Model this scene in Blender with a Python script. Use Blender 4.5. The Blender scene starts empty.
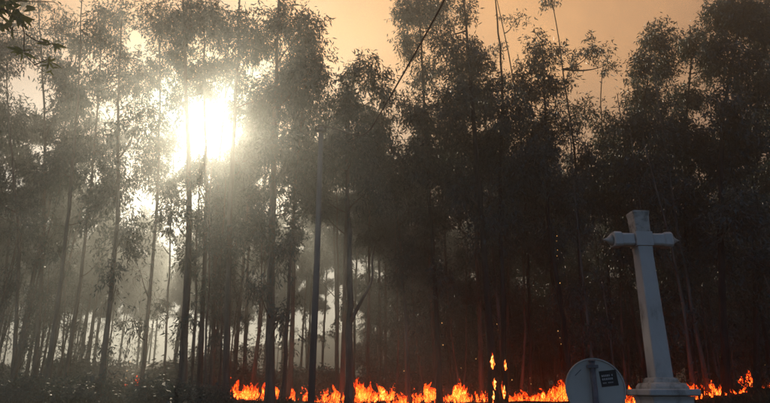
import bpy, math
import numpy as np
from mathutils import Vector

R = math.radians
scene = bpy.context.scene
col = scene.collection

# ------------------------------------------------------------------ camera
EYE, PITCH, FPX = 1.6, R(18.0), 581.0          # focal length in pixels of a 770 px wide frame
cam_d = bpy.data.cameras.new('camera')
cam_d.sensor_width = 36.0
cam_d.lens = 36.0 * FPX / 770.0
cam_d.clip_end = 3000.0
cam = bpy.data.objects.new('camera', cam_d)
cam.location = (0, 0, EYE)
cam.rotation_euler = (R(90) + PITCH, 0, 0)
col.objects.link(cam)
scene.camera = cam

# ------------------------------------------------------------------ light
SUN_EL, SUN_AZ = R(24.2), R(-18.3)             # azimuth from +Y, negative to the left
sun_dir = Vector((math.sin(SUN_AZ) * math.cos(SUN_EL), math.cos(SUN_AZ) * math.cos(SUN_EL), math.sin(SUN_EL)))
sun_d = bpy.data.lights.new('sun', 'SUN')
sun_d.energy = 4.5
sun_d.angle = R(0.6)
sun_d.color = (1.0, 0.84, 0.62)
sun = bpy.data.objects.new('sun', sun_d)
sun.rotation_euler = sun_dir.to_track_quat('Z', 'Y').to_euler()
sun.location = sun_dir * 60
col.objects.link(sun)

world = bpy.data.worlds.new('World')
scene.world = world
world.use_nodes = True
nt = world.node_tree
nt.nodes.clear()
def wn(t, **kw):
    n = nt.nodes.new(t)
    for k, v in kw.items():
        setattr(n, k, v)
    return n
def wmath(op, a, b=None, c=None, clamp=False):
    n = wn('ShaderNodeMath', operation=op, use_clamp=clamp)
    for i, v in enumerate((a, b, c)):
        if v is None:
            continue
        if isinstance(v, (int, float)):
            n.inputs[i].default_value = v
        else:
            nt.links.new(v, n.inputs[i])
    return n.outputs[0]
def wmix(fac, a, b, blend='MIX'):
    n = wn('ShaderNodeMix', data_type='RGBA', blend_type=blend)
    for idx, v in ((0, fac), (6, a), (7, b)):
        if isinstance(v, (int, float)):
            n.inputs[idx].default_value = v
        elif isinstance(v, tuple):
            n.inputs[idx].default_value = (*v, 1)
        else:
            nt.links.new(v, n.inputs[idx])
    return n.outputs[2]
sky = wn('ShaderNodeTexSky', sky_type='NISHITA', sun_disc=False)
sky.sun_elevation = SUN_EL
sky.sun_rotation = SUN_AZ
sky.dust_density = 1.5
sky.ozone_density = 3.0
tc = wn('ShaderNodeTexCoord')
dot = wn('ShaderNodeVectorMath', operation='DOT_PRODUCT')
nt.links.new(tc.outputs['Generated'], dot.inputs[0])
dot.inputs[1].default_value = sun_dir
sep = wn('ShaderNodeSeparateXYZ')
nt.links.new(tc.outputs['Generated'], sep.inputs[0])
noise = wn('ShaderNodeTexNoise')
noise.inputs['Scale'].default_value = 2.6
noise.inputs['Detail'].default_value = 7
noise.inputs['Roughness'].default_value = 0.5
nt.links.new(tc.outputs['Generated'], noise.inputs['Vector'])
# the smoke plume covers the sky over the burning wood; behind the viewer the sky is clear
ycoord = wmath('ADD', sep.outputs['Y'], wmath('MULTIPLY', wmath('SUBTRACT', noise.outputs[0], 0.5), 0.8))
plume = wmath('SMOOTHSTEP' if False else 'MULTIPLY_ADD', ycoord, 1.6, 0.45, clamp=True)
cloud = wmath('MULTIPLY_ADD', noise.outputs[0], 3.6, -1.3, clamp=True)
smoke_high = wmix(cloud, (0.60, 0.31, 0.15), (1.30, 0.66, 0.25))
smoke_low = wmix(noise.outputs[0], (0.44, 0.48, 0.52), (0.70, 0.77, 0.84))   # thinner, paler smoke near the ground
smoke_low = wmix(wmath('MULTIPLY_ADD', sep.outputs['X'], 2.8, 0.80, clamp=True), smoke_low, (0.18, 0.115, 0.10))   # browner over the fire front
smoke_col = wmix(wmath('MULTIPLY_ADD', sep.outputs['Z'], 3.4, -0.75, clamp=True), smoke_low, smoke_high)
clear = wmix(1.0, sky.outputs[0], (0.15, 0.15, 0.15), 'MULTIPLY')
base = wmix(wmath('MULTIPLY', plume, 0.97), clear, smoke_col)
d0 = wmath('MAXIMUM', dot.outputs['Value'], 0.0)
g_core = wmath('MULTIPLY', wmath('POWER', d0, 9000.0), 120.0)
g_mid = wmath('MULTIPLY', wmath('POWER', d0, 500.0), 1.8)
g_wide = wmath('MULTIPLY', wmath('POWER', d0, 26.0), 0.22)
glow = wmath('ADD', wmath('ADD', g_core, g_mid), g_wide)
glow_col = wmix(1.0, glow, (1.0, 0.76, 0.42), 'MULTIPLY')
total = wmix(1.0, base, glow_col, 'ADD')
bg = wn('ShaderNodeBackground')
bg.inputs['Strength'].default_value = 1.0
nt.links.new(total, bg.inputs['Color'])
wo = wn('ShaderNodeOutputWorld')
nt.links.new(bg.outputs[0], wo.inputs['Surface'])

scene.view_settings.view_transform = 'Standard'
scene.view_settings.look = 'None'
scene.view_settings.gamma = 1.0
scene.view_settings.use_curve_mapping = False
scene.view_settings.exposure = -0.2

cy = scene.cycles
cy.use_denoising = True
cy.use_adaptive_sampling = True
cy.adaptive_threshold = 0.02
cy.max_bounces = 4
cy.diffuse_bounces = 2
cy.glossy_bounces = 2
cy.transmission_bounces = 3
cy.transparent_max_bounces = 12
cy.volume_bounces = 0
cy.sample_clamp_indirect = 4.0

# ------------------------------------------------------------------ helpers
SP, CP = math.sin(PITCH), math.cos(PITCH)
def at(px, py, Y):
    """the place at world depth Y that stands at photograph pixel (px, py); also metres per pixel there"""
    u, v = (px - 385.0) / FPX, (201.5 - py) / FPX
    dx, dy, dz = u, CP - v * SP, SP + v * CP
    t = Y / dy
    return np.array((dx * t, Y, EYE + dz * t)), t / FPX

def sst(a, b, x):
    t = np.clip((x - a) / (b - a), 0, 1)
    return t * t * (3 - 2 * t)

def ground_h(x, y):
    x = np.asarray(x, float); y = np.asarray(y, float)
    bank = 1.18 * sst(8.5, 15.5, y) + 0.0095 * np.clip(y - 15.5, 0, 60)
    right = 0.42 * sst(4.0, 12.0, x) * sst(9.0, 17.0, y)
    und = 0.05 * np.sin(x * 0.9 + 0.6 * y) + 0.04 * np.sin(y * 1.3 - 0.7 * x)
    added_hill = (1.5 + 11.5 * sst(-75, 12, x)) * sst(62, 125, y)  # added rise behind the wood, screens the bright low sky between trunks
    return bank + right + added_hill + und * sst(6, 14, y)

MATS = {}
def new_mat(name):
    m = bpy.data.materials.new(name)
    m.use_nodes = True
    m.node_tree.nodes.clear()
    MATS[name] = m
    return m, m.node_tree
def N(t, typ, **kw):
    n = t.nodes.new(typ)
    for k, v in kw.items():
        setattr(n, k, v)
    return n
def ramp(t, fac, stops):
    r = N(t, 'ShaderNodeValToRGB')
    cr = r.color_ramp
    while len(cr.elements) < len(stops):
        cr.elements.new(0.5)
    for e, (p, c) in zip(cr.elements, stops):
        e.position = p
        e.color = (*c, 1) if len(c) == 3 else c
    t.links.new(fac, r.inputs[0])
    return r.outputs[0]
def surface(name, stops, scale=5.0, detail=6, rough=0.85, bump=0.3, stretch=(1, 1, 1), bscale=None, coord='Object', spec=0.3, distort=0.0, bdist=0.05):
    m, t = new_mat(name)
    c = N(t, 'ShaderNodeTexCoord')
    mp = N(t, 'ShaderNodeMapping')
    mp.inputs['Scale'].default_value = stretch
    t.links.new(c.outputs[coord], mp.inputs[0])
    nz = N(t, 'ShaderNodeTexNoise')
    nz.inputs['Scale'].default_value = scale
    nz.inputs['Detail'].default_value = detail
    nz.inputs['Roughness'].default_value = 0.62
    nz.inputs['Distortion'].default_value = distort
    t.links.new(mp.outputs[0], nz.inputs['Vector'])
    cr = ramp(t, nz.outputs[0], stops)
    b = N(t, 'ShaderNodeBsdfPrincipled')
    b.inputs['Roughness'].default_value = rough
    b.inputs['Specular IOR Level'].default_value = spec
    t.links.new(cr, b.inputs['Base Color'])
    nb = N(t, 'ShaderNodeTexNoise')
    nb.inputs['Scale'].default_value = bscale or scale * 2.5
    nb.inputs['Detail'].default_value = 6
    t.links.new(mp.outputs[0], nb.inputs['Vector'])
    bp = N(t, 'ShaderNodeBump')
    bp.inputs['Strength'].default_value = bump
    bp.inputs['Distance'].default_value = bdist
    t.links.new(nb.outputs[0], bp.inputs['Height'])
    t.links.new(bp.outputs[0], b.inputs['Normal'])
    o = N(t, 'ShaderNodeOutputMaterial')
    t.links.new(b.outputs[0], o.inputs['Surface'])
    return m

def leaf_mat(name, c1, c2, trans):
    m, t = new_mat(name)
    c = N(t, 'ShaderNodeTexCoord')
    nz = N(t, 'ShaderNodeTexNoise')
    nz.inputs['Scale'].default_value = 1.7
    nz.inputs['Detail'].default_value = 4
    t.links.new(c.outputs['Object'], nz.inputs['Vector'])
    cr = ramp(t, nz.outputs[0], [(0.3, c1), (0.7, c2)])
    b = N(t, 'ShaderNodeBsdfPrincipled')
    b.inputs['Roughness'].default_value = 0.5
    b.inputs['Specular IOR Level'].default_value = 0.35
    t.links.new(cr, b.inputs['Base Color'])
    tr = N(t, 'ShaderNodeBsdfTranslucent')
    hs = N(t, 'ShaderNodeMix', data_type='RGBA', blend_type='MULTIPLY')
    hs.inputs[0].default_value = 1.0
    hs.inputs[7].default_value = (1.6, 1.5, 1.0, 1)
    t.links.new(cr, hs.inputs[6])
    t.links.new(hs.outputs[2], tr.inputs['Color'])
    mx = N(t, 'ShaderNodeMixShader')
    mx.inputs[0].default_value = trans
    t.links.new(b.outputs[0], mx.inputs[1])
    t.links.new(tr.outputs[0], mx.inputs[2])
    o = N(t, 'ShaderNodeOutputMaterial')
    t.links.new(mx.outputs[0], o.inputs['Surface'])
    return m

leaf_gum = leaf_mat('gum_leaf', (0.036, 0.062, 0.058), (0.070, 0.115, 0.115), 0.14)
leaf_near = leaf_mat('near_leaf', (0.06, 0.085, 0.025), (0.11, 0.13, 0.045), 0.40)
leaf_dry = leaf_mat('dry_leaf', (0.09, 0.075, 0.045), (0.14, 0.11, 0.065), 0.25)
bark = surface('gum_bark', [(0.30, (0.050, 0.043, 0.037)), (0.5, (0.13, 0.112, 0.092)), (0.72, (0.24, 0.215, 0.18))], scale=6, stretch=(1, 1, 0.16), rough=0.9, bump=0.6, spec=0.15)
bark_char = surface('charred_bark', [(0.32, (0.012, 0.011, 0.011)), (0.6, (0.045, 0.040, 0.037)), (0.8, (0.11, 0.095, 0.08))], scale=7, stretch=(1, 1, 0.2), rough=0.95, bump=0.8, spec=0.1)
twig_mat = surface('twig', [(0.3, (0.05, 0.042, 0.034)), (0.7, (0.13, 0.11, 0.09))], scale=8, rough=0.9, bump=0.2, spec=0.1)
litter = surface('litter_soil', [(0.3, (0.012, 0.011, 0.009)), (0.5, (0.035, 0.031, 0.022)), (0.72, (0.075, 0.062, 0.04))], scale=3.0, detail=10, rough=1.0, bump=1.0, bscale=14, spec=0.05, bdist=0.08)
grass_m = leaf_mat('dry_grass', (0.03, 0.038, 0.016), (0.075, 0.07, 0.035), 0.2)

def link(o, parent=None):
    col.objects.link(o)
    if parent is not None:
        o.parent = parent
    return o
def tag(o, label=None, cat=None, group=None, kind=None):
    if label: o['label'] = label
    if cat: o['category'] = cat
    if group: o['group'] = group
    if kind: o['kind'] = kind
    return o
def empty(name, loc):
    o = bpy.data.objects.new(name, None)
    o.location = tuple(float(v) for v in loc)
    o.empty_display_size = 0.3
    return link(o)

class MB:
    """collects vertices and faces for one mesh"""
    def __init__(self):
        self.v, self.f, self.m, self.n = [], [], [], 0
    def add(self, v, f, mi=0):
        v = np.asarray(v, float).reshape(-1, 3)
        for q in f:
            self.f.append(tuple(int(i) + self.n for i in q))
            self.m.append(mi)
        self.v.append(v)
        self.n += len(v)
        return self
    def tube(self, pts, rad, sides=8, mi=0, wob=0.0, rng=None, cap=True):
        pts = np.asarray(pts, float); k = len(pts)
        rad = np.broadcast_to(np.asarray(rad, float), (k,))
        tan = np.gradient(pts, axis=0)
        tan /= np.linalg.norm(tan, axis=1)[:, None] + 1e-9
        ref = np.array((0.0, 1.0, 0.0)) if abs(tan[0][1]) < 0.8 else np.array((1.0, 0.0, 0.0))
        s1 = np.cross(tan, ref); s1 /= np.linalg.norm(s1, axis=1)[:, None] + 1e-9
        s2 = np.cross(tan, s1)
        a = np.linspace(0, 2 * np.pi, sides, endpoint=False)
        r = rad[:, None] * np.ones(sides)
        if wob and rng is not None:
            r = r * (1 + wob * rng.standard_normal((k, sides)))
        v = pts[:, None, :] + r[..., None] * (np.cos(a)[None, :, None] * s1[:, None, :] + np.sin(a)[None, :, None] * s2[:, None, :])
        f = [(i * sides + j, i * sides + (j + 1) % sides, (i + 1) * sides + (j + 1) % sides, (i + 1) * sides + j) for i in range(k - 1) for j in range(sides)]
        if cap:
            f.append(tuple(range(sides - 1, -1, -1)))
            f.append(tuple((k - 1) * sides + j for j in range(sides)))
        return self.add(v.reshape(-1, 3), f, mi)
    def box(self, c, s, rot=None, mi=0):
        c = np.asarray(c, float); s = np.asarray(s, float) / 2
        v = np.array([(x, y, z) for x in (-1, 1) for y in (-1, 1) for z in (-1, 1)], float) * s
        if rot is not None:
            v = v @ np.asarray(rot).T
        return self.add(v + c, [(0, 1, 3, 2), (4, 6, 7, 5), (0, 4, 5, 1), (2, 3, 7, 6), (0, 2, 6, 4), (1, 5, 7, 3)], mi)
    def build(self, name, mats, parent=None, smooth=False, loc=None):
        me = bpy.data.meshes.new(name)
        me.from_pydata(np.concatenate(self.v).tolist(), [], self.f)
        for m in (mats if isinstance(mats, (list, tuple)) else [mats]):
            me.materials.append(m)
        if any(self.m):
            me.polygons.foreach_set('material_index', self.m)
        if smooth:
            me.polygons.foreach_set('use_smooth', [True] * len(me.polygons))
        me.update()
        o = bpy.data.objects.new(name, me)
        if loc is not None:
            o.location = tuple(float(q) for q in loc)
        return link(o, parent)

def unit(v):
    return v / (np.linalg.norm(v, axis=-1, keepdims=True) + 1e-9)

SUN_V = np.array(sun_dir)
# openings in the canopy that the sun shines through: (a point on the beam, radius)
BEAMS = [(np.array((0, 0, EYE)), .58)] + [(at(px, py, Y)[0], r) for px, py, Y, r in (
    (84, 398, 13, 1.15), (124, 398, 14, .70), (48, 392, 13, .65), (156, 395, 15, .55), (14, 375, 13.5, .6), (178, 380, 15, .35), (300, 330, 22, .4), (330, 300, 24, .4))]
def in_sun_lane(p):
    hit = np.zeros(len(p), bool)
    for c, rad in BEAMS:
        q = p - c
        t = q @ SUN_V
        hit |= np.linalg.norm(q - t[:, None] * SUN_V, axis=1) < rad
    return hit

def leaf_quads(P, D, L, W, rng):
    rnd = rng.standard_normal(P.shape)
    S = unit(np.cross(D, rnd))
    mid = P + D * (L * 0.42)[:, None]
    V = np.stack([P, mid + S * W[:, None], P + D * L[:, None], mid - S * W[:, None]], 1)
    return V.reshape(-1, 3)

def crown_mesh(name, blobs, path, rng, leaf_l=(0.12, 0.23), leaf_w=(0.015, 0.027), lane=None, branch_r=0.045, leafy=leaf_gum, per=22):
    """blobs: (centre, radii, leaf count). Leaves hang in sprays on twigs; a limb carries each cluster."""
    Vs, mb = [], MB()
    for c, r, n in blobs:
        c = np.asarray(c, float); r = np.asarray(r, float)
        # the limb from the trunk to the cluster
        d = np.linalg.norm(path - c, axis=1) + 1.3 * np.maximum(path[:, 2] - c[2] + 0.5 * r[2], 0) * 0 
        low = path[:, 2] < c[2] - 0.35 * np.linalg.norm(path[:, :2] - c[:2], axis=1)
        k = int(np.argmin(np.where(low, d, d + 50)))
        a = path[k]
        mid = (a + c) / 2 + np.array((0, 0, -0.12 * np.linalg.norm(c - a))) + rng.normal(0, 0.1, 3)
        tt = np.linspace(0, 1, 6)[:, None]
        curve = (1 - tt) ** 2 * a + 2 * tt * (1 - tt) * mid + tt ** 2 * c
        ln = np.linalg.norm(c - a)
        if ln > 0.3:
            r0 = min(branch_r, 0.014 + 0.012 * ln)
            mb.tube(curve, np.linspace(r0, 0.008, 6), 5)
        ns = max(3, int(n / per))
        dirs = unit(rng.standard_normal((ns, 3)))
        rr = rng.random(ns) ** 0.42
        cs = c + dirs * rr[:, None] * r
        # break the outline: push sprays in and out by direction
        ph = rng.random(3) * 6.28
        lump = 1 + 0.22 * np.sin(3.1 * dirs[:, 0] + ph[0]) * np.sin(3.7 * dirs[:, 2] + ph[1]) + 0.1 * np.sin(7 * dirs[:, 1] + ph[2])
        cs = c + (cs - c) * lump[:, None]
        for j in range(ns):
            m = int(per * (0.5 + rng.random()))
            out = unit(cs[j] - c + np.array((0, 0, 0.25)) + rng.normal(0, 0.25, 3))
            sl = 0.35 + 0.45 * rng.random()
            st = cs[j] - out * sl * 0.5
            if rng.random() < 0.45:
                q0 = c + (st - c) * 0.45
                mb.tube(np.stack([q0, (q0 + st) / 2 + rng.normal(0, 0.05, 3), st, st + out * sl * 0.8 - np.array((0, 0, 0.06))]), (0.009, 0.007, 0.005, 0.003), 3, cap=False)
            u = rng.random(m)
            P = st + out * (u * sl)[:, None] + rng.normal(0, 0.085, (m, 3)) - np.array((0, 0, 1.0)) * (0.12 * u ** 2)[:, None]
            D = unit(np.array((0, 0, -0.75)) + out * 0.35 + rng.normal(0, 0.5, (m, 3)))
            L = rng.uniform(*leaf_l, m); W = rng.uniform(*leaf_w, m)
            if lane is not None:
                keep = ~(in_sun_lane(P + lane[0]) & (rng.random(m) < lane[1]))
                P, D, L, W = P[keep], D[keep], L[keep], W[keep]
            if len(P):
                Vs.append(leaf_quads(P, D, L, W, rng))
    LV = np.concatenate(Vs)
    nl = len(LV) // 4
    TV = np.concatenate(mb.v) if mb.v else np.zeros((0, 3))
    lq = np.arange(nl * 4).reshape(-1, 4)
    tf = [f for f in mb.f]
    V = np.concatenate([LV, TV])
    loops = np.concatenate([lq.ravel(), np.array([i + nl * 4 for f in tf for i in f], int)]) if tf else lq.ravel()
    sizes = np.concatenate([np.full(nl, 4), np.array([len(f) for f in tf], int)]) if tf else np.full(nl, 4)
    starts = np.concatenate([[0], np.cumsum(sizes)[:-1]])
    me = bpy.data.meshes.new(name)
    me.vertices.add(len(V)); me.vertices.foreach_set('co', V.astype(np.float32).ravel())
    me.loops.add(len(loops)); me.loops.foreach_set('vertex_index', loops.astype(np.int32))
    me.polygons.add(len(sizes)); me.polygons.foreach_set('loop_start', starts.astype(np.int32))
    me.materials.append(leafy); me.materials.append(twig_mat)
    me.polygons.foreach_set('material_index', np.concatenate([np.zeros(nl, np.int32), np.ones(len(tf), np.int32)]))
    me.update(calc_edges=True); me.validate()
    return me

def smooth_path(pts, n=22):
    pts = np.asarray(pts, float)
    d = np.concatenate([[0], np.cumsum(np.linalg.norm(np.diff(pts, axis=0), axis=1))])
    s = np.linspace(0, d[-1], n)
    out = np.stack([np.interp(s, d, pts[:, i]) for i in range(3)], 1)
    for _ in range(3):
        out[1:-1] = 0.25 * out[:-2] + 0.5 * out[1:-1] + 0.25 * out[2:]
    return out

def trunk_mesh(name, path, dia, rng, mat, sides=9, tip=0.18):
    mb = MB()
    k = len(path)
    f = np.linspace(0, 1, k)
    rad = dia / 2 * (1 - (1 - tip) * f ** 0.9)
    rad[0] *= 1.35; rad[1] *= 1.08
    p = path + np.concatenate([np.zeros((1, 3)), rng.normal(0, 0.012, (k - 1, 3))])
    mb.tube(p, rad, sides, wob=0.05, rng=rng)
    o = mb.build(name, mat, None, smooth=True)
    return o

# ------------------------------------------------------------------ the setting: ground
gx = np.concatenate([np.linspace(-280, -32, 14), np.linspace(-30, 30, 121), np.linspace(32, 280, 14)])
gy = np.concatenate([np.linspace(-160, -12, 10), np.linspace(-10, 60, 141), np.linspace(64, 300, 20)])
GX, GY = np.meshgrid(gx, gy)
rng = np.random.default_rng(3)
GZ = ground_h(GX, GY) + rng.normal(0, 0.018, GX.shape)
nx, ny = len(gx), len(gy)
mb = MB()
mb.add(np.stack([GX, GY, GZ], -1).reshape(-1, 3), [(j * nx + i, j * nx + i + 1, (j + 1) * nx + i + 1, (j + 1) * nx + i) for j in range(ny - 1) for i in range(nx - 1)])
g = mb.build('ground', litter, smooth=True)
tag(g, 'dark leaf-littered forest floor rising in a low bank', None, kind='structure')

# ------------------------------------------------------------------ front trees
# label, Y, trunk diameter, trunk path in photo pixels, clusters (px, py, rx, ry, density), bark
T = [
 ('thin kinked gum tree at the left edge of the wood', 19.5, .17, [(12,400),(18,300),(20,240),(9,130),(5,40)], [(8,120,26,28,.8),(20,45,30,26,.7),(-22,70,30,45,.8),(-12,190,26,34,.7),(25,215,20,26,.5)], 0),
 ('pale straight gum trunk below the overhanging leafy branch', 21, .20, [(33,400),(42,280),(45,150),(42,60),(36,-30)], [(28,-6,26,18,.6),(58,30,22,26,.5),(38,178,22,26,.5),(60,95,16,22,.4)], 0),
 ('gum tree leaning towards the sun, third trunk from the left', 18.5, .20, [(45,400),(60,290),(70,200),(78,100),(82,0)], [(100,40,24,32,.8),(75,90,22,30,.6),(62,165,24,30,.7),(92,215,16,22,.5),(60,250,16,18,.35)], 0),
 ('slim slanting gum tree with a gap of bright smoke at its foot', 20.5, .18, [(62,400),(80,280),(92,180),(98,90),(104,10)], [(118,18,24,22,.6),(128,78,28,30,.8),(105,150,28,30,.8),(98,262,14,20,.35)], 0),
 ('shaggy gum tree wrapped in low leafy shoots beside the sunbeams', 17.5, .22, [(100,400),(110,300),(118,220),(118,100),(122,20)], [(112,190,26,30,.9),(128,235,22,30,.9),(116,285,15,32,.7),(112,330,12,26,.6),(108,365,16,20,.5),(140,118,24,26,.7)], 0),
 ('tall narrow gum tree rising through the brightest haze', 22, .19, [(140,400),(150,290),(158,200),(160,80),(158,-30)], [(165,22,30,26,.9),(150,72,22,22,.6),(172,60,20,20,.6),(150,160,22,26,.8),(140,270,16,26,.7),(134,318,14,26,.6)], 0),
 ('slender gum sapling between the sunbeams and the thick dark trunk', 24, .13, [(163,400),(168,300),(172,180),(176,120)], [(168,180,20,24,.8),(170,136,16,20,.8),(192,172,12,14,.8),(160,240,17,22,.6),(160,300,12,26,.6)], 0),
 ('thick dark gum trunk just below the sun', 18, .30, [(182,402),(186,300),(190,200),(186,90),(182,-40)], [(195,18,26,30,1.),(178,48,18,22,.6),(196,72,20,16,1.),(206,90,18,11,1.1),(180,100,14,22,.7),(172,210,16,26,.7),(190,255,12,26,.6),(182,335,10,26,.5)], 0),
 ('straight gum trunk standing in front of the sun', 19, .20, [(199,402),(203,300),(207,200),(204,90),(206,-30)], [(216,28,26,24,.9),(216,66,20,16,.9),(236,108,12,20,.6),(206,232,16,22,.7),(196,176,14,16,.7),(214,196,14,16,.9),(206,162,15,10,1.),(222,170,14,12,1.)], 0),
 ('narrow gum trunk crowded between two thicker ones below the sun', 20, .19, [(211,402),(214,300),(217,190),(226,90),(230,20)], [(236,70,20,24,.6),(228,190,16,20,.8),(242,158,12,16,.7),(222,222,13,16,.7),(220,252,13,22,.6)], 0),
 ('stout gum trunk at the edge of the sunlit stand, flames beside it', 17.5, .25, [(226,402),(228,300),(230,200),(238,60),(240,-50)], [(250,36,26,34,1.),(262,100,24,30,.9),(240,165,18,24,.7),(236,240,14,26,.7)], 0),
 ('wiry gum stem squeezed between the two dark trunks below the sun', 18.6, .11, [(191,402),(196,310),(196,240),(200,180),(197,130)], [(200,214,13,16,.7),(194,262,11,20,.6),(192,318,9,20,.4)], 0),
 ('crooked wiry gum stem just right of the trunk in front of the sun', 17.8, .10, [(206,403),(206,330),(210,260),(209,200),(214,150)], [(210,240,13,18,.7),(206,290,10,20,.5)], 0),
 ('bowed wiry gum stem left of the stout trunk by the flames', 18.9, .11, [(219,402),(222,320),(220,260),(226,190),(224,140)], [(224,204,14,18,.7),(222,280,11,22,.6),(218,330,9,20,.4)], 0),
 ('pale distant gum trunk rising out of the flames', 29, .24, [(244,398),(247,300),(250,200),(254,110)], [(256,150,26,34,.9),(246,210,18,24,.6),(260,255,13,20,.4)], 0),
 ('thick gum trunk clothed in ivy-like shoots, left of the utility pole', 16.5, .32, [(270,403),(271,300),(273,190),(276,80),(280,-40)], [(282,30,26,32,1.1),(304,30,24,26,1.),(308,74,25,30,1.1),(288,88,26,30,1.1),(278,142,28,28,1.),(276,186,18,18,.9),(290,204,14,16,.7),(252,196,14,16,.7),(260,222,14,28,.8),(280,250,13,30,.8),(258,285,11,24,.6),(282,312,9,24,.5)], 0),
 ('slim gum stem close behind the ivy-clad trunk', 18.5, .16, [(283,402),(288,300),(294,200),(302,110),(312,50)], [(314,56,17,26,.9),(316,108,19,26,.9),(300,160,22,26,.9),(310,205,18,22,.7),(294,235,13,26,.6)], 0),
 ('thin smoky gum stem between the pole and the forked trunk', 27, .18, [(337,398),(338,300),(337,200),(334,120)], [(334,130,20,28,.9),(326,176,18,24,.8),(342,210,16,22,.6)], 0),
 ('gum tree with a bare crooked side branch, right of the utility pole', 17.5, .30, [(349,404),(350,300),(349,220),(346,140),(354,75)], [(368,76,25,22,1.),(346,104,18,24,1.),(384,92,14,26,.8),(356,142,26,28,1.),(380,140,24,24,.9),(372,188,20,24,.7),(334,160,14,22,.7)], 0),
 ('thin gum tree leaning left over the middle of the fire line', 19.5, .16, [(409,402),(406,320),(400,240),(393,170),(388,110)], [(398,168,24,24,.9),(380,178,18,26,.8),(410,205,18,26,.7),(402,262,16,30,.7),(412,322,13,28,.6)], 0),
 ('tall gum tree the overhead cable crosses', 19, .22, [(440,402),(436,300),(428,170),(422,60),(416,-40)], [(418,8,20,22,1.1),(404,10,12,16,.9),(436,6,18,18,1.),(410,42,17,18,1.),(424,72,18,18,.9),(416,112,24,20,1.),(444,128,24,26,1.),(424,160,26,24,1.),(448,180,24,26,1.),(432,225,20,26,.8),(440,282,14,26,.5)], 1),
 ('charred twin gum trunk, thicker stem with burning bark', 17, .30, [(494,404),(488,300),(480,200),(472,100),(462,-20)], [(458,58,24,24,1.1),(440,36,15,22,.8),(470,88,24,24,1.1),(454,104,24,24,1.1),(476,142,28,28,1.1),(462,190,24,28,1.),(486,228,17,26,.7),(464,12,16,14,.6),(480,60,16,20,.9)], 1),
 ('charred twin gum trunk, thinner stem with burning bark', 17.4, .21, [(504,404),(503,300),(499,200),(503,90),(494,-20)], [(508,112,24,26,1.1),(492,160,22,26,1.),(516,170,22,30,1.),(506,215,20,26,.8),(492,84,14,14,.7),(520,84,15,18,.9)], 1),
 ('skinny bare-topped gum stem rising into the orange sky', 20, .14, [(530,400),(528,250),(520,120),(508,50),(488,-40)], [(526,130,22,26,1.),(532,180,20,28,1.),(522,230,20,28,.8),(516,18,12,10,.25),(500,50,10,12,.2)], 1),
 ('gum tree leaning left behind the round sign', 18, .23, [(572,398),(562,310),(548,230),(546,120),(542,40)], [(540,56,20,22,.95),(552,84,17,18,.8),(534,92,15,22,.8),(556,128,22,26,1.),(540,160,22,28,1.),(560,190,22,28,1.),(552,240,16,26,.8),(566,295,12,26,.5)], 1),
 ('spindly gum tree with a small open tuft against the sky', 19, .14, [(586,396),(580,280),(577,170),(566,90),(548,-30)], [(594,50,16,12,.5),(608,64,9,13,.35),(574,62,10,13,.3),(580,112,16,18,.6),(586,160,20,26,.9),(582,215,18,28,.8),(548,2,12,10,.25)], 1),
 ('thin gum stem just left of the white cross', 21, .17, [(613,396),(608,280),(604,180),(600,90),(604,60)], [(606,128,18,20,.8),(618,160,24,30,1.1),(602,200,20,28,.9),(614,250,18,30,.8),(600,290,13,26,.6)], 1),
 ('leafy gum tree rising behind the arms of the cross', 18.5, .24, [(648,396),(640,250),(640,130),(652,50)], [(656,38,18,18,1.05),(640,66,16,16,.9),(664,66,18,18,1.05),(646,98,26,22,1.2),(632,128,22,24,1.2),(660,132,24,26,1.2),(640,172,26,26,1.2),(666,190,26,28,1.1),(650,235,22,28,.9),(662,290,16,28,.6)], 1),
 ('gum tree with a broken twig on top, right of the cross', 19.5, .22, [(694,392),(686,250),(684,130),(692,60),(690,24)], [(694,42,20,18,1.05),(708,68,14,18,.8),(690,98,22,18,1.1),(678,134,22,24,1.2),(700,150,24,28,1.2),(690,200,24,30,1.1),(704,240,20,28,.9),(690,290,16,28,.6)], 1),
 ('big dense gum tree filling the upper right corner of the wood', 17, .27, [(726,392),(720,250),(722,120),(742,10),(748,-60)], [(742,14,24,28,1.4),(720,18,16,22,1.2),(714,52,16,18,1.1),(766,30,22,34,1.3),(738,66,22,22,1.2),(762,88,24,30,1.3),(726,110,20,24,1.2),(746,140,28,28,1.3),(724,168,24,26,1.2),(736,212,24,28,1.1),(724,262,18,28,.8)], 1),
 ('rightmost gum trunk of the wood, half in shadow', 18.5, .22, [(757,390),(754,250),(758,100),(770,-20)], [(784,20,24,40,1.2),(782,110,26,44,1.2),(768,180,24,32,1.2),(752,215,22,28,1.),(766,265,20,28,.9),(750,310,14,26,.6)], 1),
]
rng = np.random.default_rng(11)
front_bases = []
TREES = []
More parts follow.
